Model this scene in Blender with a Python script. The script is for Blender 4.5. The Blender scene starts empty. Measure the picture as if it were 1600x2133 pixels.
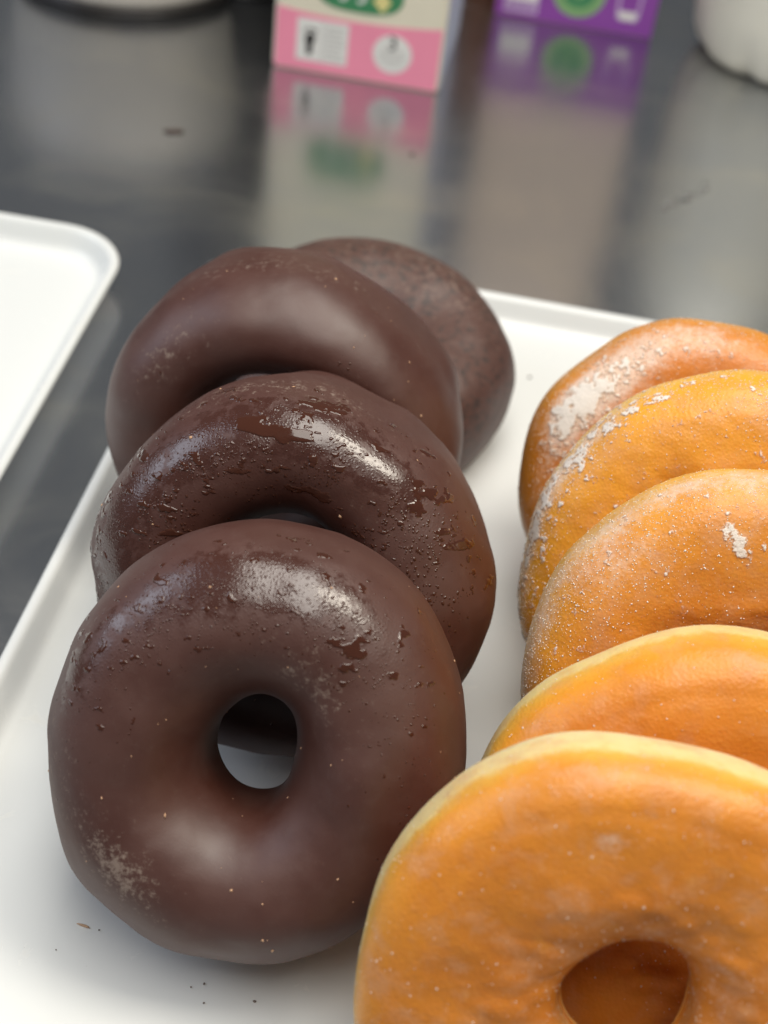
import bpy, math, random
import numpy as np
from mathutils import Matrix, Vector

# ------------------------------------------------------------------ camera, world, lamps
sc = bpy.context.scene
C = sc.collection
rad = math.radians
CAM = np.array([0.03592976, -0.20548569, 0.28597926])
PITCH, ROLL, YAW = rad(40.5), rad(7.86), rad(4.44)
fw = np.array([-math.sin(YAW)*math.cos(PITCH), math.cos(YAW)*math.cos(PITCH), -math.sin(PITCH)])
rt = np.array([math.cos(YAW), math.sin(YAW), 0.0])
up = np.cross(rt, fw)
rt2 = math.cos(ROLL)*rt + math.sin(ROLL)*up
up2 = -math.sin(ROLL)*rt + math.cos(ROLL)*up
cd = bpy.data.cameras.new('camera')
cam = bpy.data.objects.new('camera', cd)
C.objects.link(cam)
cam.matrix_world = Matrix([[rt2[i], up2[i], -fw[i], CAM[i]] for i in range(3)] + [[0, 0, 0, 1]])
cd.sensor_fit = 'VERTICAL'
cd.sensor_height = 36.0
cd.sensor_width = 27.0
cd.lens = 36.0*3080.0/2133.0
cd.clip_start = 0.01
cd.clip_end = 20.0
cd.dof.use_dof = True
cd.dof.focus_distance = 0.318
cd.dof.aperture_fstop = 12.5
sc.camera = cam

w = bpy.data.worlds.new('World')
sc.world = w
w.use_nodes = True
w.node_tree.nodes['Background'].inputs[0].default_value = (0.93, 0.97, 1.0, 1)
w.node_tree.nodes['Background'].inputs[1].default_value = 0.125


def area(name, loc, target, sx, sy, power, col):
    l = bpy.data.lights.new(name, 'AREA')
    l.shape = 'RECTANGLE'
    l.size, l.size_y = sx, sy
    l.energy = power
    l.color = col
    o = bpy.data.objects.new(name, l)
    C.objects.link(o)
    o.location = loc
    o.rotation_euler = (Vector(target)-Vector(loc)).to_track_quat('-Z', 'Y').to_euler()
    return o


area('ceiling_lamp', (0.46, 0.08, 1.05), (0.05, 0.05, 0), 0.34, 0.34, 5.0, (1.0, 0.93, 0.80))
area('ceiling_lamp', (0.03, 0.02, 1.15), (0.03, 0.05, 0), 0.50, 1.30, 11.0, (1.0, 0.965, 0.89))
area('window_lamp', (-1.05, -0.02, 0.72), (0.0, 0.05, 0), 0.8, 0.6, 4.2, (0.78, 0.86, 1.0))

sc.view_settings.view_transform = 'Standard'
sc.view_settings.look = 'None'
sc.view_settings.exposure = 0.14
sc.view_settings.gamma = 1.0
sc.render.engine = 'CYCLES'
sc.cycles.use_denoising = True
sc.cycles.max_bounces = 8
sc.cycles.sample_clamp_indirect = 4.0

RNG = np.random.default_rng(7)

# ------------------------------------------------------------------ small helpers


def hash3(ix, iy, iz, seed):
    n = (ix.astype(np.int64)*374761393 + iy.astype(np.int64)*668265263 + iz.astype(np.int64)*2147483647 + seed*974634211) & 0xFFFFFFFF
    n = ((n ^ (n >> 13))*1274126177) & 0xFFFFFFFF
    n = ((n ^ (n >> 16))*2246822519) & 0xFFFFFFFF
    return ((n ^ (n >> 15)) & 0xFFFFFF)/float(0xFFFFFF)


def vnoise(P, scale, seed=0):
    """smooth value noise in [-1,1] at points P (n,3)"""
    q = P*scale + 1000.0
    i = np.floor(q).astype(np.int64)
    f = q-i
    f = f*f*f*(f*(f*6-15)+10)
    r = 0
    for dx in (0, 1):
        for dy in (0, 1):
            for dz in (0, 1):
                wgt = (f[:, 0] if dx else 1-f[:, 0])*(f[:, 1] if dy else 1-f[:, 1])*(f[:, 2] if dz else 1-f[:, 2])
                r = r + wgt*hash3(i[:, 0]+dx, i[:, 1]+dy, i[:, 2]+dz, seed)
    return r*2-1


def fbm(P, scale, seed=0, octv=4, gain=0.5):
    a, s, t, r = 1.0, scale, 0.0, 0
    for k in range(octv):
        r = r + a*vnoise(P, s, seed+k*17)
        t += a
        a *= gain
        s *= 2.03
    return r/t


def sstep(a, b, x):
    t = np.clip((x-a)/(b-a), 0, 1)
    return t*t*(3-2*t)


def mesh_obj(name, verts, faces, mat, parent=None, smooth=True, attrs=None):
    me = bpy.data.meshes.new(name)
    if isinstance(faces, np.ndarray):
        n, k = faces.shape
        v = np.asarray(verts, dtype=np.float32)
        me.vertices.add(len(v))
        me.vertices.foreach_set('co', v.ravel())
        me.loops.add(n*k)
        me.loops.foreach_set('vertex_index', faces.astype(np.int32).ravel())
        me.polygons.add(n)
        me.polygons.foreach_set('loop_start', np.arange(0, n*k, k, dtype=np.int32))
        me.update(calc_edges=True)
    else:
        me.from_pydata([tuple(map(float, p)) for p in verts], [], faces)
    if smooth:
        me.polygons.foreach_set('use_smooth', [True]*len(me.polygons))
    for an, av in (attrs or {}).items():
        a = me.attributes.new(an, 'FLOAT', 'POINT')
        a.data.foreach_set('value', np.asarray(av, dtype=np.float32))
    if mat:
        me.materials.append(mat)
    me.validate()
    o = bpy.data.objects.new(name, me)
    C.objects.link(o)
    if parent:
        o.parent = parent
    return o


def tag(o, label=None, cat=None, group=None, kind=None):
    if label:
        o['label'] = label
    if cat:
        o['category'] = cat
    if group:
        o['group'] = group
    if kind:
        o['kind'] = kind
    return o


def empty(name, loc, label, cat, group=None):
    o = bpy.data.objects.new(name, None)
    o.empty_display_size = 0.01
    C.objects.link(o)
    o.location = loc
    return tag(o, label, cat, group)


class NT:
    """terse node-tree builder"""

    def __init__(self, name):
        self.m = bpy.data.materials.new(name)
        self.m.use_nodes = True
        self.t = self.m.node_tree
        self.b = self.t.nodes['Principled BSDF']

    def n(self, typ, **kw):
        x = self.t.nodes.new(typ)
        for k, v in kw.items():
            setattr(x, k, v)
        return x

    def link(self, a, b):
        self.t.links.new(a, b)

    def setv(self, sock, v):
        if hasattr(v, 'is_linked') or isinstance(v, bpy.types.NodeSocket):
            self.link(v, sock)
        else:
            sock.default_value = v

    def coord(self, off=(0, 0, 0), scl=(1, 1, 1)):
        tc = self.n('ShaderNodeTexCoord')
        mp = self.n('ShaderNodeMapping')
        mp.inputs['Location'].default_value = off
        mp.inputs['Scale'].default_value = scl
        self.link(tc.outputs['Object'], mp.inputs['Vector'])
        return mp.outputs[0]

    def noise(self, vec, scale, detail=4, rough=0.55, dist=0.0):
        x = self.n('ShaderNodeTexNoise')
        self.link(vec, x.inputs['Vector'])
        x.inputs['Scale'].default_value = scale
        x.inputs['Detail'].default_value = detail
        x.inputs['Roughness'].default_value = rough
        x.inputs['Distortion'].default_value = dist
        return x.outputs['Fac']

    def voro(self, vec, scale, feature='F1', out='Distance', rnd=1.0):
        x = self.n('ShaderNodeTexVoronoi', feature=feature)
        self.link(vec, x.inputs['Vector'])
        x.inputs['Scale'].default_value = scale
        x.inputs['Randomness'].default_value = rnd
        return x.outputs[out]

    def rng(self, v, a, b, c=0.0, d=1.0, smooth=True):
        x = self.n('ShaderNodeMapRange')
        x.interpolation_type = 'SMOOTHSTEP' if smooth else 'LINEAR'
        self.setv(x.inputs[0], v)
        for k, q in zip((1, 2, 3, 4), (a, b, c, d)):
            x.inputs[k].default_value = q
        return x.outputs[0]

    def math(self, op, a, b=0.0):
        x = self.n('ShaderNodeMath', operation=op)
        self.setv(x.inputs[0], a)
        self.setv(x.inputs[1], b)
        return x.outputs[0]

    def mix(self, f, a, b):
        x = self.n('ShaderNodeMix', data_type='RGBA')
        self.setv(x.inputs[0], f)
        for s, v in ((x.inputs[6], a), (x.inputs[7], b)):
            if isinstance(v, tuple):
                s.default_value = v if len(v) == 4 else (*v, 1)
            else:
                self.link(v, s)
        return x.outputs[2]

    def mixf(self, f, a, b):
        x = self.n('ShaderNodeMix', data_type='FLOAT')
        self.setv(x.inputs[0], f)
        self.setv(x.inputs[2], a)
        self.setv(x.inputs[3], b)
        return x.outputs[0]

    def ramp(self, v, stops):
        x = self.n('ShaderNodeValToRGB')
        e = x.color_ramp.elements
        while len(e) < len(stops):
            e.new(0.5)
        for el, (p, c) in zip(e, stops):
            el.position = p
            el.color = (*c, 1)
        self.setv(x.inputs[0], v)
        return x.outputs[0]

    def attr(self, name):
        x = self.n('ShaderNodeAttribute', attribute_name=name)
        return x.outputs['Fac']

    def bump(self, h, strength, dist, prev=None):
        x = self.n('ShaderNodeBump')
        x.inputs['Strength'].default_value = strength
        x.inputs['Distance'].default_value = dist
        self.link(h, x.inputs['Height'])
        if prev is not None:
            self.link(prev, x.inputs['Normal'])
        return x.outputs[0]

    def out(self, **kw):
        for k, v in kw.items():
            s = self.b.inputs[k.replace('_', ' ')]
            if isinstance(v, tuple):
                s.default_value = v if len(v) == 4 or k == 'Subsurface_Radius' else (*v, 1)
            else:
                self.setv(s, v)
        return self.m


def plain(name, col, rough=0.5, var=0.06, scale=60, bump=0.0, **kw):
    t = NT(name)
    v = t.coord()
    nz = t.noise(v, scale, 4)
    a = tuple(c*(1-var) for c in col)
    b = tuple(min(1, c*(1+var)) for c in col)
    t.out(Base_Color=t.mix(nz, a, b), Roughness=t.mixf(nz, rough*0.9, rough*1.1), **kw)
    if bump:
        t.out(Normal=t.bump(t.noise(v, scale*8, 3), bump, 0.0005))
    return t.m


# ------------------------------------------------------------------ materials
def mat_steel():
    t = NT('brushed_steel')
    v = t.coord()
    vb = t.coord(scl=(1.0, 40.0, 1.0))
    big = t.noise(v, 7.0, 3)
    brush = t.noise(vb, 55.0, 5, 0.7)
    smear = t.noise(t.coord(off=(3, 1, 0), scl=(1, 1.4, 1)), 11.0, 7, 0.66, 1.0)
    rough = t.math('ADD', t.rng(big, 0.3, 0.7, 0.15, 0.22), t.rng(smear, 0.40, 0.75, 0.0, 0.09))
    col = t.mix(t.rng(smear, 0.4, 0.8), (0.50, 0.515, 0.545), (0.60, 0.595, 0.575))
    t.out(Base_Color=col, Metallic=0.97, Roughness=rough, Normal=t.bump(brush, 0.06, 0.0004))
    return t.m


def mat_tray():
    t = NT('white_melamine')
    v = t.coord()
    n1 = t.noise(v, 30, 4)
    sm = t.noise(t.coord(off=(5, 2, 0)), 70, 5, 0.65, 0.5)
    spk = t.voro(v, 420)
    smask = t.rng(sm, 0.62, 0.74)
    dot = t.math('MULTIPLY', t.rng(spk, 0.0, 0.09, 1.0, 0.0), t.rng(t.noise(v, 90, 2), 0.55, 0.68))
    col = t.mix(t.math('MULTIPLY', smask, 0.35), (0.785, 0.802, 0.795), (0.73, 0.715, 0.66))
    col = t.mix(t.math('MULTIPLY', dot, 0.55), col, (0.25, 0.20, 0.16))
    t.out(Base_Color=col, Roughness=t.mixf(smask, 0.24, 0.42), IOR=1.5,
          Normal=t.bump(n1, 0.10, 0.0006))
    return t.m


def mat_choc(name, seed, pit=0.0, dull=0.0, wet=0.5, lift=1.0, grey=0.0):
    t = NT(name)
    off = (seed*1.37, seed*0.71, seed*0.29)
    v = t.coord(off=off)
    big = t.noise(v, 70, 4, 0.6)
    mid = t.noise(v, 320, 4, 0.65)
    fine = t.noise(v, 1900, 3, 0.6)
    cell = t.voro(v, 1500)
    aw, ab = t.attr('wet'), t.attr('bloom_reflect')
    # wet film: dark shiny islands broken up by noise
    wn = t.math('ADD', t.math('MULTIPLY', aw, 0.52), t.math('ADD', t.math('MULTIPLY', mid, 0.62), t.math('MULTIPLY', big, 0.3)))
    wm = t.rng(wn, 0.76, 0.90)
    # fat bloom / crystallised sugar film, plus the tray's reflection painted on the front rim
    bn = t.math('ADD', t.math('MULTIPLY', ab, 0.55), t.math('MULTIPLY', t.rng(t.noise(v, 560, 6, 0.8), 0.25, 0.75), 0.75))
    bm = t.math('MULTIPLY', t.rng(bn, 0.62, 1.02), 0.75)
    base = t.mix(t.rng(big, 0.3, 0.7), tuple(lift*c for c in (0.062, 0.0150, 0.0080)), tuple(lift*c for c in (0.078, 0.0245, 0.0158)))
    base = t.mix(t.math('MULTIPLY', t.rng(mid, 0.5, 0.75), 0.30), base, (0.090, 0.042, 0.033))
    if grey:
        base = t.mix(grey, base, (0.070, 0.045, 0.032))
    base = t.mix(bm, base, (0.30, 0.225, 0.18))
    if pit:
        pn = t.rng(t.noise(v, 430, 3, 0.5), 0.52, 0.64)
        base = t.mix(t.math('MULTIPLY', pn, pit), base, (0.030, 0.013, 0.009))
    base = t.mix(t.math('MULTIPLY', wm, wet), base, (0.046, 0.0125, 0.007))
    rough = t.mixf(wm, t.math('ADD', t.rng(big, 0.3, 0.7, 0.49+dull, 0.57+dull), t.math('MULTIPLY', bm, 0.25)), 0.24)
    nrm = t.bump(fine, 0.06+pit*0.2, 0.0003)
    nrm = t.bump(mid, 0.035+pit*0.3, 0.0010, nrm)
    drops = t.rng(cell, 0.0, 0.55, 1.0, 0.0)
    dm = t.math('MULTIPLY', drops, t.rng(aw, 0.15, 0.8, 0.0, 1.0))
    nrm = t.bump(dm, 0.13, 0.00035, nrm)
    t.out(Base_Color=base, Roughness=rough, IOR=1.47, Normal=nrm)
    t.b.inputs['Specular IOR Level'].default_value = 1.0
    return t.m


def mat_wet():
    t = NT('wet_chocolate_film')
    t.out(Base_Color=(0.058, 0.018, 0.010), Roughness=0.09, IOR=1.38)
    t.b.inputs['Coat Weight'].default_value = 0.5
    t.b.inputs['Coat Roughness'].default_value = 0.03
    return t.m


def mat_dough(name, seed, tint=(1, 1, 1), pale_w=1.0, frost=0.2, brown=0.5):
    t = NT(name)
    off = (seed*1.1, seed*0.63, seed*0.37)
    v = t.coord(off=off)
    big = t.noise(v, 75, 4, 0.55)
    mid = t.noise(v, 260, 4, 0.6)
    fine = t.noise(v, 1500, 3, 0.6)
    ab = t.attr('band')      # 0 at the pale equator, 1 on the fried face
    bz = t.math('ADD', ab, t.math('MULTIPLY', t.math('SUBTRACT', mid, 0.5), 0.22))

    def k(c, f=1.0):
        return tuple(min(0.95, c[i]*tint[i]*f) for i in range(3))
    cr = t.ramp(bz, [(0.0, k((0.90, 0.75, 0.43))), (0.23*pale_w, k((0.88, 0.66, 0.27))),
                     (0.35*pale_w, k((0.80, 0.43, 0.07))), (0.58, k((0.78, 0.31, 0.020))),
                     (0.86, k((0.76, 0.280, 0.024))), (1.0, k((0.72, 0.252, 0.030)))])
    blot = t.rng(big, 0.38, 0.70)
    cr = t.mix(t.math('MULTIPLY', t.attr('core'), brown), cr, k((0.58, 0.165, 0.030)))
    col = t.mix(t.math('MULTIPLY', t.math('MULTIPLY', blot, ab), 0.58), cr, k((0.52, 0.150, 0.012)))
    col = t.mix(t.math('MULTIPLY', t.rng(mid, 0.55, 0.78), 0.35), col, k((0.76, 0.33, 0.05)))
    # milky sugar film
    fz = t.noise(v, 150, 5, 0.62, 0.4)
    fm = t.math('MULTIPLY', t.rng(fz, 0.46, 0.70), frost)
    col = t.mix(fm, col, (0.70, 0.36, 0.18))
    sgm = t.math('ADD', t.math('MULTIPLY', t.attr('sug'), 0.75), t.math('ADD', t.math('MULTIPLY', t.noise(v, 620, 5, 0.75), 0.55), t.math('MULTIPLY', t.noise(v, 170, 3, 0.6), 0.35)))
    sgm = t.rng(sgm, 0.70, 1.10)
    col = t.mix(t.math('MULTIPLY', sgm, 0.76), col, (0.84, 0.70, 0.60))
    gr = t.voro(v, 1300)
    gm = t.math('MULTIPLY', t.rng(gr, 0.0, 0.28, 1.0, 0.0), t.rng(t.noise(v, 420, 3), 0.52, 0.66))
    col = t.mix(t.math('MULTIPLY', gm, 0.35), col, (0.80, 0.62, 0.45))
    nrm = t.bump(fine, 0.16, 0.0004)
    nrm = t.bump(gr, 0.18, 0.0004, nrm)
    nrm = t.bump(mid, 0.07, 0.0013, nrm)
    t.out(Base_Color=col, Roughness=t.rng(mid, 0.3, 0.7, 0.36, 0.52), IOR=1.45, Normal=nrm,
          Subsurface_Weight=0.12, Subsurface_Radius=(1.0, 0.45, 0.15), Subsurface_Scale=0.004)
    t.b.inputs['Coat Weight'].default_value = 0.26
    t.b.inputs['Coat Roughness'].default_value = 0.26
    t.link(nrm, t.b.inputs['Coat Normal'])
    return t.m


def mat_sugar():
    t = NT('sugar_crust')
    v = t.coord()
    a = t.noise(v, 1100, 4, 0.7)
    ac = t.attr('thick')
    k = t.math('ADD', t.math('MULTIPLY', ac, 1.0), t.math('MULTIPLY', t.math('SUBTRACT', a, 0.5), 1.5))
    col = t.mix(t.rng(k, 0.2, 0.8), (0.80, 0.55, 0.38), (0.86, 0.79, 0.72))
    t.out(Base_Color=col, Roughness=0.5, Normal=t.bump(a, 0.6, 0.0005), Alpha=t.rng(k, -0.15, 0.75, 0.0, 0.95))
    return t.m


STEEL, TRAY, WET, SUGAR = mat_steel(), mat_tray(), mat_wet(), mat_sugar()
GRAIN = plain('sugar_grain', (0.86, 0.78, 0.68), 0.25)
FLECK = plain('pale_crumb', (0.55, 0.33, 0.20), 0.6, 0.25, 900)
GREYCRUMB = plain('grey_crumb', (0.20, 0.16, 0.14), 0.6, 0.2, 900)
DARKCRUMB = plain('chocolate_crumb', (0.06, 0.03, 0.02), 0.55, 0.2, 900)

# ------------------------------------------------------------------ counter
co = mesh_obj('counter_top', [(-0.9, -0.5, -0.004), (0.9, -0.5, -0.004), (0.9, 1.1, -0.004), (-0.9, 1.1, -0.004),
                              (-0.9, -0.5, -0.034), (0.9, -0.5, -0.034), (0.9, 1.1, -0.034), (-0.9, 1.1, -0.034)],
              [(0, 1, 2, 3), (7, 6, 5, 4), (0, 4, 5, 1), (1, 5, 6, 2), (2, 6, 7, 3), (3, 7, 4, 0)], STEEL, smooth=False)
tag(co, kind='structure')
TZ = -0.004


# ------------------------------------------------------------------ trays
def rr_loop(hx, hy, r, n=14):
    pts = []
    for cx, cy, a0 in ((hx-r, hy-r, 0), (-hx+r, hy-r, 90), (-hx+r, -hy+r, 180), (hx-r, -hy+r, 270)):
        for k in range(n+1):
            a = rad(a0+90*k/n)
            pts.append((cx+r*math.cos(a), cy+r*math.sin(a)))
    return pts


def tray_mesh(name, hx, hy):
    sec = [(1.30, -0.36), (1.22, -0.40), (0.98, -0.40), (0.88, -0.36), (0.78, -0.26), (0.40, 0.30), (0.22, 0.52), (0.06, 0.60), (0.01, 0.66), (0.0, 0.72),
           (0.03, 0.78), (0.09, 0.81), (0.18, 0.82), (0.26, 0.80), (0.33, 0.75), (0.38, 0.66), (0.50, 0.36),
           (0.57, 0.20), (0.66, 0.08), (0.78, 0.02), (0.95, 0.0)]
    vs, fs = [], []
    N = None
    for d, z in sec:
        d, z = d/100, z/100
        lp = rr_loop(hx-d, hy-d, 0.025-d*0.75)
        N = len(lp)
        vs += [(x, y, z) for x, y in lp]
    for k in range(len(sec)-1):
        for i in range(N):
            j = (i+1) % N
            fs.append((k*N+i, k*N+j, (k+1)*N+j, (k+1)*N+i))
    fs.append(tuple((len(sec)-1)*N+i for i in range(N)))
    fs.append(tuple(reversed(range(N))))
    return mesh_obj(name, vs, fs, TRAY)


X0, X1, Y0, Y1 = -0.0737, 0.165, -0.0720, 0.2486
hx, hy = (X1-X0)/2, (Y1-Y0)/2
tr = tray_mesh('serving_tray', hx, hy)
tr.location = ((X0+X1)/2, (Y0+Y1)/2, 0)
tag(tr, 'white melamine tray with low rim carrying the chocolate and glazed doughnuts', 'tray', 'white trays on the counter')
t2 = tr.copy()
C.objects.link(t2)
t2.rotation_euler = (0, 0, rad(0.9))
t2.location = (-0.0980-hx, 0.2415-hy, 0)
tag(t2, 'empty white tray with rounded corner at the left edge of the picture', 'tray', 'white trays on the counter')


# ------------------------------------------------------------------ doughnuts
class Ring:
    """One doughnut: surface grid in thing space (origin on the tray under its centre)."""

    def __init__(s, kind, X, Y, Ro, Rh, t, lean, yaw=0, sy=1.0, seed=0, nph=384, nth=160, lump=1.0, hb=None, fe=2.45, crease=0.0, hoff=0.0, tall=0.0):
        s.kind, s.seed = kind, seed
        s.nph, s.nth = nph, nth
        ph = np.linspace(0, 2*np.pi, nph, endpoint=False)
        th = np.linspace(0, 2*np.pi, nth, endpoint=False)
        c, q = np.cos(th), np.sin(th)
        if kind == 'c':
            p = np.where(q > 0, 2.15, 2.9)
            hh = np.where(q > 0, 0.56*t, hb or 0.44*t)
        else:
            p = np.where(q > 0, fe, 2.45)
            hh = np.where(q > 0, 0.5*t, 0.5*t)
        g = np.random.default_rng(seed)
        k = [g.uniform(-1, 1) for _ in range(14)]
        RO = Ro*(1+0.005*np.abs(np.cos(3.5*ph+k[10]*3))+0.012*np.cos(2*ph+k[0]*3)+0.010*np.cos(3*ph+k[1]*3)+0.006*np.cos(5*ph+k[2]*3)+0.003*np.cos(9*ph+k[3]*3))
        RH = Rh*(1+0.05*np.cos(2*ph+k[4]*3)+0.04*np.cos(3*ph+k[5]*3))
        RH = RH*(1-tall*np.cos(2*ph))
        TT = 1+0.03*np.cos(ph+k[6]*3)+0.025*np.cos(3*ph+k[7]*3)
        a = (RO-RH)/2
        rc = (RO+RH)/2
        u = np.sign(c)*np.abs(c)**(2/p)
        v = hh*np.sign(q)*np.abs(q)**(2/p)
        r = rc[:, None]+a[:, None]*u[None, :]
        h = v[None, :]*TT[:, None]
        if kind == 'c':
            h = np.where((q < 0)[None, :], h*(1-0.30*sstep(0.1, 1.0, -u))[None, :], h)
        if kind == 'c':      # thin skirt of set chocolate round the back edge
            sk = np.exp(-((np.degrees(th)-312)/13)**2)
            wob = 0.55+0.45*np.cos(7*ph+k[8]*3)*np.cos(4*ph+k[9]*3)
            r = r+0.0017*sk[None, :]*wob[:, None]
            h = h-0.0006*sk[None, :]
        else:                # crease ring and dished face
            rn = r/RO[:, None]
            fm = (q > 0)[None, :]
            h = h-fm*crease*(0.6+0.4*np.cos(ph-1.9)[:, None])*np.exp(-((rn-0.815-0.012*np.cos(2*ph+k[8])[:, None])/0.028)**2)
            h = np.where((q < 0)[None, :], h*(1-0.8*sstep(0.1, 1.0, -u))[None, :], h)
            h = h-fm*0.0008*np.exp(-((rn-0.30)/0.13)**2)
        P = np.stack([r*np.cos(ph)[:, None], sy*r*np.sin(ph)[:, None], h], -1)
        P[..., 1] += hoff*(1-(r-RH[:, None])/(RO-RH)[:, None])
        s.shape = P.shape[:2]
        s.PH, s.TH = np.meshgrid(ph, th, indexing='ij')
        nr = s.normals(P)
        F = P.reshape(-1, 3)
        if kind == 'c':
            d = 0.0015*fbm(F, 45, seed, 2)+0.00012*fbm(F, 170, seed+5, 2)
        else:
            face = sstep(0.1, 0.9, np.sin(s.TH)).ravel()
            mid = np.exp(-((np.hypot(F[:, 0], F[:, 1])/Ro-0.42)/0.22)**2)
            d = 0.0008*fbm(F, 45, seed, 2)+0.0010*face*(0.12+mid)*fbm(F*np.array([0.8, 1.5, 1.0]), 120, seed+5, 2)+0.00005*fbm(F, 600, seed+9, 2)
        P = P+nr*(lump*d).reshape(s.shape)[..., None]
        s.local = P.copy()
        ln, yw = rad(lean), rad(yaw)
        N = np.array([math.sin(yw)*math.cos(ln), -math.cos(yw)*math.cos(ln), math.sin(ln)])
        ex = np.array([math.cos(yw), math.sin(yw), 0])
        ey = np.cross(N, ex)
        P = P@np.stack([ex, ey, N])
        P[..., 2] -= P[..., 2].min()-0.0002
        s.P = P
        s.N = s.normals(P)
        s.loc = (X, Y, 0.0)
        s.Ro = Ro
        s.eq = -0.16 if fe > 2.9 else -0.45

    def normals(s, P):
        dp = np.roll(P, -1, 0)-np.roll(P, 1, 0)
        dt = np.roll(P, -1, 1)-np.roll(P, 1, 1)
        n = np.cross(dp, dt)
        return n/(np.linalg.norm(n, axis=-1, keepdims=True)+1e-12)

    def samp(s, A, ph, th):
        """bilinear sample of grid A at angles in radians"""
        x = (ph/(2*np.pi)*s.nph) % s.nph
        y = (th/(2*np.pi)*s.nth) % s.nth
        i, j = np.floor(x).astype(int), np.floor(y).astype(int)
        fx, fy = (x-i)[..., None], (y-j)[..., None]
        i, j = i % s.nph, j % s.nth
        i2, j2 = (i+1) % s.nph, (j+1) % s.nth
        return (A[i, j]*(1-fx)+A[i2, j]*fx)*(1-fy)+(A[i, j2]*(1-fx)+A[i2, j2]*fx)*fy

    def build(s, name, mat, parent, attrs):
        i, j = np.meshgrid(np.arange(s.nph), np.arange(s.nth), indexing='ij')
        i2, j2 = (i+1) % s.nph, (j+1) % s.nth
        f = np.stack([i*s.nth+j, i2*s.nth+j, i2*s.nth+j2, i*s.nth+j2], -1).reshape(-1, 4)
        return mesh_obj(name, s.P.reshape(-1, 3), f, mat, parent, True, {k: v.ravel() for k, v in attrs.items()})

    def patch(s, name, mat, parent, ph0, ph1, th0, th1, fn, hmax, step=0.00018, soft=0.22):
        """raised film/crust where fn(local points, ph, th)>0, tapering to nothing at its edges"""
        n = int(abs(rad(ph1-ph0))*s.Ro*0.9/step)+2
        m = int(abs(rad(th1-th0))*s.Ro*0.42/step)+2
        ph, th = np.meshgrid(np.linspace(rad(ph0), rad(ph1), n), np.linspace(rad(th0), rad(th1), m), indexing='ij')
        L = s.samp(s.local, ph, th)
        val = fn(L.reshape(-1, 3), ph.ravel(), th.ravel()).reshape(ph.shape)
        k = np.clip(val/soft, -1, 1)
        off = np.where(k > 0, hmax*np.sqrt(np.clip(k*(2-k), 0, 1)), 0.00012*k)
        Q = s.samp(s.P, ph, th)+s.samp(s.N, ph, th)*off[..., None]
        keep = (val[:-1, :-1] > 0) | (val[1:, :-1] > 0) | (val[1:, 1:] > 0) | (val[:-1, 1:] > 0)
        i, j = np.nonzero(keep)
        if len(i) == 0:
            return None
        f = np.stack([i*m+j, (i+1)*m+j, (i+1)*m+j+1, i*m+j+1], -1)
        used, inv = np.unique(f, return_inverse=True)
        o = mesh_obj(name, Q.reshape(-1, 3)[used], inv.reshape(-1, 4), mat, parent, True,
                     {'thick': np.clip(k, 0, 1).ravel()[used]})
        return tag(o, kind='stuff')

    def scatter(s, name, mat, parent, n, wfn, rmin, rmax, flat, segs=7, power=2.2, stretch=0.5, sharp=False, seed=1):
        """n small domes (or grains) spread over the surface by weight wfn(local, ph, th) in 0..1"""
        g = np.random.default_rng(seed+s.seed*31)
        ph = g.uniform(0, 2*np.pi, n*12)
        th = g.uniform(0, 2*np.pi, n*12)
        L = s.samp(s.local, ph, th)
        ok = np.nonzero(g.uniform(0, 1, len(ph)) < wfn(L, ph, th))[0][:n]
        if len(ok) == 0:
            return None
        ph, th = ph[ok], th[ok]
        P, N = s.samp(s.P, ph, th), s.samp(s.N, ph, th)
        N /= np.linalg.norm(N, axis=1, keepdims=True)
        cnt = len(ok)
        dn = np.array([0, 0, -1.0])[None]-N*(-N[:, 2:3])
        dn = dn+g.normal(0, 0.35, dn.shape)
        T = dn-N*np.sum(dn*N, 1, keepdims=True)
        T /= np.linalg.norm(T, axis=1, keepdims=True)+1e-9
        B = np.cross(N, T)
        R = rmin+(rmax-rmin)*g.uniform(0, 1, cnt)**power
        sx = 1+stretch*g.uniform(0, 1, cnt)
        vs, fs = [], []
        if sharp:
            tmpl = [(1, 0, .2), (0, 1, .1), (-1, 0, .2), (0, -1, .15), (0, 0, 1), (0, 0, -.6)]
            tf = [(0, 1, 4), (1, 2, 4), (2, 3, 4), (3, 0, 4), (1, 0, 5), (2, 1, 5), (3, 2, 5), (0, 3, 5)]
        else:
            tmpl, tf = [(0, 0, 1.0)], []
            for rr, zz in ((0.55, 0.80), (1.0, -0.10)):
                for kk in range(segs):
                    a = 2*math.pi*kk/segs
                    tmpl.append((rr*math.cos(a), rr*math.sin(a), zz))
            for kk in range(segs):
                k2 = (kk+1) % segs
                tf.append((0, 1+kk, 1+k2))
                tf.append((1+kk, 1+segs+kk, 1+segs+k2))
                tf.append((1+kk, 1+segs+k2, 1+k2))
        tm = np.array(tmpl)
        nv = len(tm)
        j = 1+g.normal(0, 0.16 if not sharp else 0.3, (cnt, nv))
        V = P[:, None]+(T[:, None]*(tm[None, :, 0:1]*sx[:, None, None])+B[:, None]*tm[None, :, 1:2])*(R[:, None]*j)[..., None]+N[:, None]*(tm[None, :, 2:3]*(flat*R)[:, None, None])
        F = (np.array(tf)[None]+np.arange(cnt)[:, None, None]*nv).reshape(-1, 3)
        o = mesh_obj(name, V.reshape(-1, 3), F, mat, parent, not sharp)
        return tag(o, kind='stuff')


def arc(ph, th, pc, pw, tc, tw):
    """soft window round ring angle pc and tube angle tc (degrees)"""
    dp = (np.degrees(ph)-pc+180) % 360-180
    dt = (np.degrees(th)-tc+180) % 360-180
    return np.exp(-(dp/pw)**2-(dt/tw)**2)


GC = 'chocolate doughnuts leaning in a row'
GG = 'glazed doughnuts leaning in a row'


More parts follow.
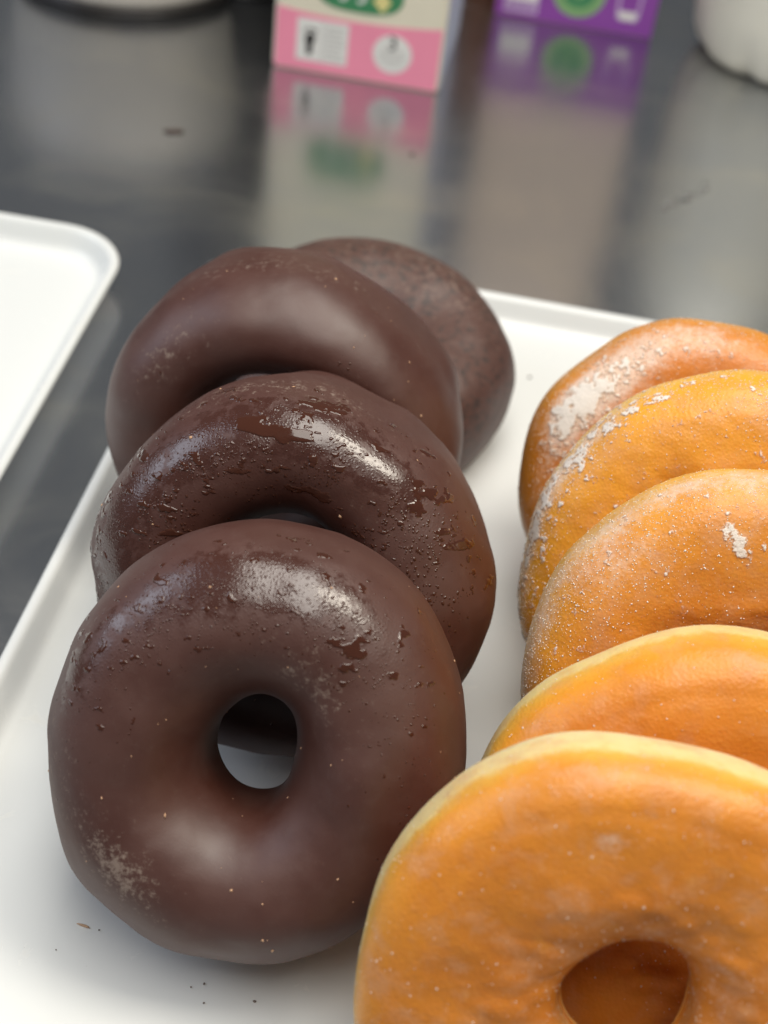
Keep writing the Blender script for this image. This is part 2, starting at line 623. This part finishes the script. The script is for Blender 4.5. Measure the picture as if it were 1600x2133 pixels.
def choc(label, ring, mat, wet, bloom_reflect):
    root = empty('chocolate_doughnut', ring.loc, label, 'doughnut', GC)
    ring.build('coated_ring', mat, root, {'wet': wet(ring.PH, ring.TH), 'bloom_reflect': bloom_reflect(ring.PH, ring.TH)})
    return root


# front chocolate doughnut
r1 = Ring('c', 0.0008, -0.0056, 0.0440, 0.0098, 0.039, 34, 0, 1.045, seed=11, hb=0.023, tall=0.11)
w1 = lambda p, t: np.clip(arc(p, t, 95, 62, 62, 34)+0.5*arc(p, t, 165, 25, 45, 30), 0, 1)
b1 = lambda p, t: np.clip(0.85*arc(p, t, 230, 20, 76, 18)+0.45*arc(p, t, 215, 60, 20, 18)+0.55*arc(p, t, 60, 30, 108, 18)+0.35*arc(p, t, 190, 20, 50, 30), 0, 1)  # wide rim arc at lower left paints the white tray's reflection
d1 = choc('frontmost chocolate doughnut, its whole ring and open centre hole in view', r1, mat_choc('dark_chocolate_front', 1, wet=0.6), w1, b1)
r1.scatter('water_droplet', WET, d1, 7500, lambda L, p, t: np.clip(1.25*arc(p, t, 92, 52, 68, 20), 0, 1)*sstep(-0.35, 0.25, fbm(L, 260, 3, 3)), 0.00007, 0.00027, 0.40)
r1.patch('water_film', WET, d1, 20, 175, 15, 100, lambda L, p, t: fbm(L*np.array([1, 1.6, 1]), 420, 41, 3)-0.52+0.16*arc(p, t, 105, 60, 60, 30)+0.55*arc(p, t, 55, 5, 80, 12), 0.00015)
r1.scatter('crumb_fleck', FLECK, d1, 70, lambda L, p, t: np.clip(0.10+0.9*arc(p, t, 348, 16, 22, 22), 0, 1)*(np.sin(t) > -0.2), 0.00012, 0.00045, 0.6, power=3, sharp=True)

# second
r2 = Ring('c', -0.0029, 0.0455, 0.0466, 0.0158, 0.037, 25, 0, 0.965, seed=23, hb=0.026)
w2 = lambda p, t: np.clip(0.95*arc(p, t, 90, 70, 60, 45)+0.75*arc(p, t, 180, 40, 70, 40), 0, 1)
b2 = lambda p, t: np.clip(0.5*arc(p, t, 100, 45, 15, 16)+0.25*arc(p, t, 40, 30, 100, 30), 0, 1)
d2 = choc('wettest chocolate doughnut, second from the front, beaded with large water drops', r2, mat_choc('dark_chocolate_wet', 2, wet=0.7), w2, b2)
r2.scatter('water_droplet', WET, d2, 3800, lambda L, p, t: np.clip(1.3*arc(p, t, 75, 62, 78, 32)+0.5*arc(p, t, 165, 40, 70, 30), 0, 1)*sstep(-0.1, 0.35, fbm(L, 130, 8, 3)), 0.00009, 0.00040, 0.38)
r2.patch('water_film', WET, d2, 10, 200, 10, 120, lambda L, p, t: np.maximum(fbm(L*np.array([1, 1.9, 1]), 330, 77, 3)-0.50+0.20*arc(p, t, 95, 40, 55, 28)+0.10*arc(p, t, 175, 30, 60, 40),
         fbm(L*np.array([0.8, 1.7, 1]), 190, 78, 4)-0.40+0.24*arc(p, t, 92, 40, 56, 20)+0.16*arc(p, t, 35, 25, 30, 18)+0.12*arc(p, t, 190, 25, 60, 30)), 0.00018)
r2.scatter('crumb_fleck', FLECK, d2, 34, lambda L, p, t: 0.3*(np.sin(t) > -0.2), 0.00012, 0.00050, 0.6, power=3, sharp=True, seed=4)

# third
r3 = Ring('c', -0.0174, 0.1018, 0.0470, 0.0175, 0.039, 12, 0, 0.95, seed=37, lump=0.8, hb=0.021, hoff=0.0022)
w3 = lambda p, t: np.clip(0.35*arc(p, t, 50, 45, 80, 30), 0, 1)
b3 = lambda p, t: np.clip(0.45*arc(p, t, 140, 25, 70, 22)+0.4*arc(p, t, 100, 60, 5, 14), 0, 1)
d3 = choc('smooth satin chocolate doughnut, third from the front, behind the wettest one', r3, mat_choc('dark_chocolate_satin', 3, dull=-0.02, wet=0.3), w3, b3)
r3.scatter('water_droplet', WET, d3, 900, lambda L, p, t: np.clip(1.2*arc(p, t, 48, 24, 80, 10)+0.5*arc(p, t, 145, 10, 72, 12), 0, 1)*sstep(-0.1, 0.4, fbm(L, 300, 5, 3)), 0.00010, 0.00034, 0.45)
r3.scatter('crumb_fleck', FLECK, d3, 60, lambda L, p, t: 0.4*arc(p, t, 95, 70, 45, 45), 0.00012, 0.00042, 0.6, power=3, sharp=True, seed=6)

# fourth, lying at the back
r4 = Ring('c', -0.0066, 0.1705, 0.0474, 0.0045, 0.036, 80, 6, 1.0, seed=53, nph=300, nth=128, lump=1.2)
w4 = lambda p, t: 0*p
b4 = lambda p, t: np.clip(0.50*arc(p, t, 60, 80, 70, 60), 0, 1)
d4 = choc('dull pitted chocolate doughnut lying flat at the back, mostly hidden', r4, mat_choc('dark_chocolate_dull', 4, pit=0.9, dull=0.05, wet=0.0, lift=1.15, grey=0.2), w4, b4)


# ---- glazed
def glazed(label, ring, mat, crust, grains, gw, sug):
    root = empty('glazed_doughnut', ring.loc, label, 'doughnut', GG)
    nz = ring.normals(ring.local)[..., 2]
    inner = (np.cos(ring.TH) < -0.2)
    e0 = ring.eq
    band = np.where(nz > e0, (nz-e0)/(1-e0), (e0-nz)/(1+e0)*1.2)
    band = np.clip(np.where(inner, band*0.8+0.16, band), 0, 1)
    rn = np.hypot(ring.local[..., 0], ring.local[..., 1])/ring.Ro
    core = 1-sstep(0.34, 0.74, rn)
    ring.build('dough_ring', mat, root, {'band': band, 'core': core, 'sug': np.clip(sug(ring.PH, ring.TH), 0, 1)})
    for args in crust:
        ring.patch('sugar_crust', SUGAR, root, *args)
    if grains:
        ring.scatter('sugar_grain', GRAIN, root, grains, gw, 0.00007, 0.00022, 0.8, sharp=True, power=2.5, stretch=0.3)
    return root


rim = lambda L, p, t: np.clip(0.9*np.exp(-(((np.degrees(t)-20+180) % 360-180)/26)**2)+0.06*(np.sin(t) > 0), 0, 1)
rimless = lambda L, p, t: np.clip(0.10*np.exp(-(((np.degrees(t)-5+180) % 360-180)/26)**2)+0.10*(np.sin(t) > 0), 0, 1)

def rimw(p, t, c, w):
    return np.exp(-(((np.degrees(t)-c+180) % 360-180)/w)**2)


g1 = Ring('g', 0.0797, -0.0484, 0.0503, 0.0121, 0.028, 28, 0, 0.985, seed=101, fe=3.1, crease=0.00014, hoff=0.0022, tall=0.07)
s1 = lambda p, t: 0.12+0.40*arc(p, t, 106, 6, 84, 5)+0.25*rimw(p, t, 130, 40)
glazed('frontmost glazed doughnut with pale yellow edge and clear round hole', g1, mat_dough('glazed_dough_front', 1, (1.0, 1.0, 1.0), 1.0, 0.45), [], 2200, rimless, s1)
g2 = Ring('g', 0.0958, -0.0138, 0.0495, 0.0115, 0.029, 32, 0, 1.0, seed=103, fe=3.0, crease=0.00014)
s2 = lambda p, t: 0.10+0.2*arc(p, t, 120, 30, 90, 30)
glazed('glazed doughnut with pale edge, second from the front of its row', g2, mat_dough('glazed_dough_second', 2, (1.02, 1.02, 0.95), 0.85, 0.30), [], 1600, rimless, s2)
g3 = Ring('g', 0.1042, 0.0335, 0.0505, 0.0115, 0.030, 26, 3, 1.02, seed=107, fe=2.7, lump=1.15)
s3 = lambda p, t: 0.10+0.50*rimw(p, t, 14, 26)+0.45*arc(p, t, 108, 7, 70, 11)+0.5*arc(p, t, 182, 8, 62, 11)+0.4*arc(p, t, 140, 20, 60, 20)
glazed('sugar-grained glazed doughnut in the middle of its row', g3, mat_dough('glazed_dough_middle', 3, (1.02, 1.10, 1.1), 0.5, 0.40),
       [(60, 210, 10, 120, lambda L, p, t: 1.10*fbm(L, 420, 63, 4, 0.7)-0.54+0.90*arc(p, t, 108, 5, 70, 10)+0.9*arc(p, t, 182, 7, 62, 11)+0.2*arc(p, t, 135, 30, 50, 30), 0.00026, 0.00018, 0.35)],
       11000, lambda L, p, t: np.clip(rim(L, p, t)+0.5*arc(p, t, 140, 40, 60, 30), 0, 1), s3)
g4 = Ring('g', 0.1018, 0.0722, 0.0511, 0.0115, 0.032, 31, -2, 1.018, seed=109, fe=2.6, lump=1.2)
s4 = lambda p, t: 0.05+0.75*arc(p, t, 165, 45, 20, 22)+0.85*arc(p, t, 78, 18, 46, 20)
glazed('golden glazed doughnut with sugar crusted along its left side, second from the back', g4, mat_dough('glazed_dough_golden', 4, (1.10, 1.30, 1.0), 0.6, 0.25, 0.2),
       [(55, 230, -10, 120, lambda L, p, t: 1.10*fbm(L, 420, 64, 4, 0.7)-0.45+0.62*arc(p, t, 162, 48, 24, 20)+0.80*arc(p, t, 76, 17, 46, 20), 0.00030, 0.00018, 0.30)],
       10000, lambda L, p, t: np.clip(0.9*arc(p, t, 165, 50, 22, 26)+0.7*arc(p, t, 80, 24, 46, 24)+0.05*(np.sin(t) > 0), 0, 1), s4)
g5 = Ring('g', 0.0908, 0.1115, 0.0450, 0.0115, 0.030, 30, 0, 0.993, seed=113, fe=2.5)
s5 = lambda p, t: 0.08+1.0*arc(p, t, 150, 26, 62, 24)+0.55*arc(p, t, 110, 40, 42, 36)
glazed('browner glazed doughnut at the back of its row with a thick white sugar patch', g5, mat_dough('glazed_dough_back', 5, (0.88, 0.82, 0.9), 0.45, 0.45),
       [(60, 215, -10, 120, lambda L, p, t: 0.90*fbm(L, 460, 65, 4, 0.75)-0.50+1.05*arc(p, t, 150, 25, 60, 20)+0.28*arc(p, t, 110, 40, 40, 40), 0.00034, 0.00018, 0.35)],
       7000, lambda L, p, t: np.clip(arc(p, t, 150, 28, 60, 24)+0.3*arc(p, t, 120, 50, 30, 40), 0, 1), s5)


# ------------------------------------------------------------------ cartons behind
def poly_plate(name, pts, z0, z1, mat, parent, frame):
    """flat plate from outline pts (u,v) in cm on a face; frame(u,v,d) -> point, d outwards"""
    n = len(pts)
    vs = [frame(u, v, z0) for u, v in pts]+[frame(u, v, z1) for u, v in pts]
    fs = [tuple(range(n, 2*n)), tuple(reversed(range(n)))]+[(i, (i+1) % n, n+(i+1) % n, n+i) for i in range(n)]
    return mesh_obj(name, vs, fs, mat, parent, smooth=False)


def ell(cx, cy, rx, ry, n=40, e=2.0):
    o = []
    for k in range(n):
        a = 2*math.pi*k/n
        c, s = math.cos(a), math.sin(a)
        o.append((cx+rx*math.copysign(abs(c)**(2/e), c), cy+ry*math.copysign(abs(s)**(2/e), s)))
    return o


def box_pts(u0, v0, u1, v1):
    return [(u0, v0), (u1, v0), (u1, v1), (u0, v1)]


def text_plate(name, body, size, u, v, d, mat, parent, frame, shear=0.0):
    cu = bpy.data.curves.new(name, 'FONT')
    cu.body = body
    cu.size = size
    cu.align_x = 'CENTER'
    cu.align_y = 'CENTER'
    cu.extrude = 0.0
    cu.offset = 0.012*size
    cu.shear = shear
    to = bpy.data.objects.new(name, cu)
    C.objects.link(to)
    dg = bpy.context.evaluated_depsgraph_get()
    me = bpy.data.meshes.new_from_object(to.evaluated_get(dg))
    bpy.data.objects.remove(to)
    vs = [frame(u+p.co.x, v+p.co.y, d) for p in me.vertices]
    fs = [tuple(p.vertices) for p in me.polygons]
    return mesh_obj(name, vs, fs, mat, parent, smooth=False)


def carton(name, loc, rz, wd, ht, body_mat, label, group):
    """gable-top carton; origin at base centre of the front face's left edge"""
    root = empty(name, loc, label, 'carton', group)
    root.rotation_euler = (0, 0, rad(rz))
    b = 0.0018
    prof = [(b, 0), (wd-b, 0), (wd, b), (wd, wd-b), (wd-b, wd), (b, wd), (0, wd-b), (0, b)]
    lo = [(x+(b if x < wd/2 else -b)*0.4, y+(b if y < wd/2 else -b)*0.4, 0) for x, y in prof]
    vs = lo+[(x, y, b) for x, y in prof]+[(x, y, ht) for x, y in prof]
    fs = [tuple(reversed(range(8))), tuple(range(16, 24))]
    for k in (0, 8):
        fs += [(k+i, k+(i+1) % 8, k+8+(i+1) % 8, k+8+i) for i in range(8)]
    mesh_obj('carton_body', vs, fs, body_mat, root, smooth=False)
    gh = wd*0.55
    gv = [(0, 0, ht), (wd, 0, ht), (wd, wd, ht), (0, wd, ht), (0.004, wd/2-0.001, ht+gh), (wd-0.004, wd/2-0.001, ht+gh),
          (0.004, wd/2+0.001, ht+gh), (wd-0.004, wd/2+0.001, ht+gh), (0.004, wd/2-0.001, ht+gh+0.015), (wd-0.004, wd/2-0.001, ht+gh+0.015),
          (0.004, wd/2+0.001, ht+gh+0.015), (wd-0.004, wd/2+0.001, ht+gh+0.015)]
    gf = [(0, 1, 5, 4), (2, 3, 6, 7), (1, 2, 7, 5), (3, 0, 4, 6), (4, 5, 9, 8), (7, 6, 10, 11), (5, 7, 11, 9), (6, 4, 8, 10), (8, 9, 11, 10)]
    mesh_obj('gable_top', gv, gf, body_mat, root, smooth=False)
    return root


CREAM = plain('cream_carton_paper', (0.80, 0.75, 0.60), 0.35)
PINK = plain('pink_print', (0.95, 0.31, 0.45), 0.35)
WHITE = plain('white_print', (0.80, 0.80, 0.77), 0.4)
GREYP = plain('grey_print', (0.50, 0.50, 0.48), 0.5)
BLACK = plain('black_print', (0.035, 0.033, 0.032), 0.5)
GREEN = plain('green_print', (0.05, 0.26, 0.11), 0.4)
PALEGREEN = plain('pale_green_print', (0.22, 0.42, 0.18), 0.4)
YELLOW = plain('yellow_print', (0.80, 0.72, 0.30), 0.4)
LILAC = plain('pale_blue_carton_paper', (0.50, 0.56, 0.72), 0.4)
PURPLE = plain('purple_print', (0.26, 0.055, 0.38), 0.38)
GREYLILAC = plain('grey_carton_paper', (0.66, 0.54, 0.44), 0.4)
PALELILAC = plain('lilac_print', (0.55, 0.42, 0.66), 0.4)

cw = 0.0769
pk = carton('milk_carton', (-0.0919, 0.4255, TZ), 0, cw, 0.19, CREAM, 'cream milk carton with pink band, footprint panel and green badge', 'drink cartons on the counter')
fr = lambda u, v, d: (u/100, -d/100, v/100)
sd = lambda u, v, d: (cw+d/100, u/100, v/100)
us = np.linspace(0.12, 7.57, 24)
top = 2.69+0.24*((us-3.5)/3.7)**2
poly_plate('pink_band', [(0.12, 0.1), (7.57, 0.1)]+[(float(a), float(b)) for a, b in zip(us[::-1], top[::-1])], -0.005, 0.012, PINK, pk, fr)
poly_plate('side_panel', box_pts(0.15, 0.1, 7.5, 18.6), -0.005, 0.012, LILAC, pk, sd)
pn = poly_plate('footprint_panel', box_pts(1.07, 0.57, 3.41, 2.51), 0.0, 0.022, WHITE, pk, fr)
poly_plate('fold_line', box_pts(2.26, 0.60, 2.30, 2.48), 0.0, 0.030, GREYP, pn, fr)
foot = [(1.60, 0.84), (1.74, 0.86), (1.83, 0.98), (1.80, 1.20), (1.84, 1.40), (1.93, 1.62), (1.90, 1.80), (1.74, 1.88), (1.55, 1.84), (1.44, 1.68), (1.46, 1.48), (1.53, 1.25), (1.52, 0.98)]
poly_plate('footprint', foot, 0.0, 0.032, BLACK, pn, fr)
for k, (a, b, q) in enumerate(((1.42, 1.92, .05), (1.53, 2.01, .055), (1.65, 2.04, .055), (1.77, 2.03, .06), (1.90, 1.98, .075))):
    poly_plate('toe_mark', ell(a, b, q, q*1.1, 12), 0.0, 0.032, BLACK, pn, fr)
for k in range(7):
    poly_plate('text_line', box_pts(2.42, 0.76+k*0.235, 3.28-0.10*((k*7) % 3), 0.83+k*0.235), 0.0, 0.030, GREYP, pn, fr)
ds = poly_plate('round_seal', ell(5.44, 1.50, 0.88, 0.88), 0.0, 0.022, WHITE, pk, fr)
text_plate('numeral', '3', 0.86, 5.42, 1.98, 0.030, BLACK, ds, fr)
for k in range(4):
    hw = (0.52, 0.60, 0.55, 0.36)[k]
    poly_plate('text_line', box_pts(5.44-hw, 1.58-k*0.2, 5.44+hw, 1.64-k*0.2), 0.0, 0.029, GREYP, ds, fr)
bd = poly_plate('green_badge', ell(3.75, 4.15, 1.95, 1.02, 48, 2.8), 0.0, 0.022, GREEN, pk, fr)
poly_plate('yellow_diamond', [(4.80, 3.28), (5.16, 3.76), (4.82, 4.25), (4.34, 3.78)], 0.0, 0.032, YELLOW, bd, fr)
for u0 in (2.95, 3.75):      # lower ends of white script strokes
    poly_plate('script_stroke', [(u0-0.10, 3.62), (u0+0.02, 3.52), (u0+0.24, 3.66), (u0+0.42, 4.3), (u0+0.28, 4.3), (u0+0.14, 3.76), (u0+0.03, 3.68), (u0-0.04, 3.74)], 0.0, 0.030, WHITE, bd, fr)

pw_ = 0.0798
pu = carton('milk_carton', (-0.0005, 0.5290, TZ), 0.8, pw_, 0.17, GREYLILAC, 'purple drink carton with round green emblem and glass symbol', 'drink cartons on the counter')
sdp = lambda u, v, d: (pw_+d/100, u/100, v/100)
poly_plate('purple_band', box_pts(0.02, 0.05, 7.96, 4.2), -0.005, 0.012, PURPLE, pu, fr)
poly_plate('side_panel', box_pts(0.15, 0.05, 7.8, 4.2), -0.005, 0.012, PURPLE, pu, sdp)
pb = poly_plate('printed_block', box_pts(0.44, 0.30, 2.14, 2.2), 0.0, 0.020, PALELILAC, pu, fr)
for k in range(8):
    poly_plate('text_tick', box_pts(0.58+k*0.19, 0.42, 0.67+k*0.19, 0.78), 0.0, 0.028, PURPLE, pb, fr)
poly_plate('text_line', box_pts(0.52, 0.95, 2.06, 1.9), 0.0, 0.028, WHITE, pb, fr)
em = poly_plate('round_emblem', ell(4.05, 1.85, 1.34, 1.34), 0.0, 0.020, PALEGREEN, pu, fr)
poly_plate('emblem_centre', ell(4.05, 1.85, 0.86, 0.86), 0.0, 0.027, GREEN, em, fr)
text_plate('emblem_mark', 'S', 1.0, 4.05, 1.75, 0.034, PALEGREEN, em, fr)
gl = poly_plate('glass_symbol', [(6.05, 0.86), (6.25, 0.72), (6.95, 0.72), (7.15, 0.86), (7.22, 2.4), (5.98, 2.4)], 0.0, 0.020, PALELILAC, pu, fr)
poly_plate('glass_inside', [(6.17, 1.22), (7.04, 1.22), (7.10, 2.34), (6.11, 2.34)], 0.0, 0.027, PURPLE, gl, fr)
poly_plate('glass_content', [(6.22, 0.80), (6.98, 0.80), (7.04, 1.16), (6.16, 1.16)], 0.0, 0.027, WHITE, gl, fr)


# ------------------------------------------------------------------ lathe things behind
def lathe(name, prof, mat, parent, n=72, lobes=0, lob=0.0, lz=0.02):
    vs, fs = [], []
    m = len(prof)
    for r, z in prof:
        for k in range(n):
            a = 2*math.pi*k/n
            q = r
            if lobes and z < lz:
                f = (1-z/lz)
                q = r*(1-lob*f*abs(math.cos(a*lobes/2))**10)
            vs.append((q*math.cos(a), q*math.sin(a), z))
    for i in range(m-1):
        for k in range(n):
            k2 = (k+1) % n
            fs.append((i*n+k, i*n+k2, (i+1)*n+k2, (i+1)*n+k))
    fs.append(tuple(reversed(range(n))))
    fs.append(tuple((m-1)*n+k for k in range(n)))
    return mesh_obj(name, vs, fs, mat, parent)


MILK = plain('milky_plastic', (0.80, 0.78, 0.68), 0.35, 0.03)
bt = empty('milk_bottle', (0.1460, 0.5350, TZ), 'white plastic milk bottle with notched base at the right edge', 'bottle')
bt.rotation_euler = (0, 0, rad(-119))
lathe('bottle_body', [(0.020, 0.003), (0.030, 0.0005), (0.037, 0.0), (0.041, 0.002), (0.0445, 0.006), (0.0475, 0.012), (0.0490, 0.020), (0.0495, 0.030), (0.0495, 0.11), (0.047, 0.13), (0.036, 0.155), (0.022, 0.175), (0.019, 0.185)], MILK, bt, 160, 8, 0.10, 0.02)
lathe('bottle_cap', [(0.021, 0.186), (0.0215, 0.188), (0.0215, 0.203), (0.020, 0.205)], plain('cap_plastic', (0.75, 0.74, 0.70), 0.4), bt, 48)

tb = empty('round_tub', (-0.182, 0.500, TZ), 'pale round tub with painted shade round its foot at the top left of the counter', 'tub')
lathe('tub_base_shade', [(0.046, 0.0), (0.0535, 0.0), (0.0550, 0.003), (0.0550, 0.006)], plain('tub_shade_dark', (0.035, 0.03, 0.028), 0.4), tb)  # dark ring stands in for the shadow under the tub
lathe('tub_wall', [(0.0545, 0.006), (0.0560, 0.010), (0.0600, 0.05), (0.0610, 0.07), (0.0600, 0.072), (0.0585, 0.05), (0.053, 0.012)], plain('tub_plastic', (0.62, 0.58, 0.52), 0.4), tb)

dk = empty('black_canister', (-0.128, 0.525, TZ), 'black canister between the round tub and the pink carton', 'canister')
lathe('canister_body', [(0.031, 0.0), (0.0335, 0.002), (0.034, 0.005), (0.034, 0.16), (0.032, 0.165)], plain('black_plastic', (0.02, 0.018, 0.018), 0.35), dk)
lathe('canister_lid', [(0.0335, 0.166), (0.034, 0.168), (0.034, 0.182), (0.032, 0.185)], plain('black_lid', (0.025, 0.022, 0.022), 0.3), dk)

jr = empty('brown_jar', (-0.009, 0.585, TZ), 'brown jar glimpsed between the pink and purple cartons', 'jar')
lathe('jar_body', [(0.011, 0.0), (0.0128, 0.001), (0.0135, 0.004), (0.0135, 0.07), (0.012, 0.076)], plain('brown_glaze', (0.30, 0.10, 0.045), 0.3), jr, 48)
lathe('jar_lid', [(0.0125, 0.0765), (0.013, 0.078), (0.013, 0.088), (0.012, 0.09)], plain('jar_lid_dark', (0.08, 0.05, 0.04), 0.4), jr, 48)


# ------------------------------------------------------------------ crumbs
def crumb(name, x, y, z, sx, sy, sz, rz, mat, label, group, seed):
    g = np.random.default_rng(seed)
    base = []
    for zz, rr in ((-0.5, 0.75), (0.0, 1.0), (0.45, 0.6)):
        for k in range(7):
            a = 2*math.pi*k/7+zz
            j = 1+g.normal(0, 0.18)
            base.append((rr*j*math.cos(a)*sx, rr*j*math.sin(a)*sy, (zz+g.normal(0, 0.08)*(zz > -0.4))*sz))
    fs = [tuple(reversed(range(7))), tuple(range(14, 21))]
    for k in (0, 7):
        fs += [(k+i, k+(i+1) % 7, k+7+(i+1) % 7, k+7+i) for i in range(7)]
    o = mesh_obj(name, base, fs, mat)
    o.location = (x, y, z+0.5*sz+0.0001)
    o.rotation_euler = (0, 0, rz)
    return tag(o, label, 'crumb', group)


GCR = 'crumbs on the white tray'
crumb('crumb', -0.0308, -0.0278, 0, 0.0016, 0.00035, 0.0004, -0.15, plain('tan_crumb', (0.52, 0.34, 0.22), 0.7), 'slim tan sliver on the tray left of the front chocolate doughnut', GCR, 1)
for k, (x, y, q) in enumerate(((-0.0273, -0.0280, .0003), (-0.0017, -0.0355, .00036), (-0.0042, -0.0369, .0003), (0.0097, -0.0371, .0004), (-0.0006, -0.0399, .0003), (-0.0347, -0.0348, .00022), (0.022, -0.041, .00028))):
    crumb('crumb', x, y, 0, q*0.9, q*0.7, q*0.7, k, GREYCRUMB, 'tiny dark crumb on the tray below the front chocolate doughnut', GCR, 10+k)
crumb('crumb', 0.0463, 0.2111, 0, 0.0006, 0.0005, 0.0005, 0.4, DARKCRUMB, 'dark crumb on the tray between the two rows at the back', GCR, 30)
for k, (x, y, q) in enumerate(((0.0362, 0.1399, .0004), (0.0385, 0.128, .0003), (0.041, 0.118, .0003))):
    crumb('crumb', x, y, 0, q*1.3, q, q, k, DARKCRUMB, 'tiny crumb on the tray between the wet chocolate and golden glazed doughnuts', GCR, 40+k)
crumb('chocolate_flake', -0.1157, 0.3470, TZ, 0.0056, 0.0016, 0.0007, 0.42, DARKCRUMB, 'long dark chocolate flake lying on the steel counter', 'chocolate flakes on the counter', 50)
crumb('chocolate_flake', -0.0173, 0.3638, TZ, 0.0013, 0.0007, 0.0005, 0.2, DARKCRUMB, 'small dark flake on the counter in front of the pink carton', 'chocolate flakes on the counter', 51)


# ------------------------------------------------------------------ clear drops added for a bright glint on the counter
def glint_drops():
    t = NT('clear_glint')
    t.out(Base_Color=(1.0, 1.0, 1.0), Roughness=0.02, IOR=1.33)
    t.b.inputs['Transmission Weight'].default_value = 1.0
    g = np.random.default_rng(5)
    vs, fs = [], []
    for k in range(9):
        cx, cy = 0.0022*(k-4)+g.normal(0, 0.0010), 0.0030*(k-4)+g.normal(0, 0.0016)
        R = 0.0007+0.0011*g.uniform()
        b0 = len(vs)
        vs.append((cx, cy, R*0.38))
        for rr, zz in ((0.6, 0.28), (1.0, 0.0)):
            for q in range(10):
                a = 2*math.pi*q/10
                j = 1+g.normal(0, 0.08)
                vs.append((cx+rr*R*j*1.5*math.cos(a), cy+rr*R*j*math.sin(a), zz*R))
        for q in range(10):
            q2 = (q+1) % 10
            fs += [(b0, b0+1+q, b0+1+q2), (b0+1+q, b0+11+q, b0+11+q2, b0+1+q2)]
    o = mesh_obj('glint_drops', vs, fs, t.m)
    o.location = (0.0992, 0.3690, TZ+0.0002)
    tag(o, 'small trail of clear drops added as a glint on the steel counter below the white bottle', 'water')


glint_drops()
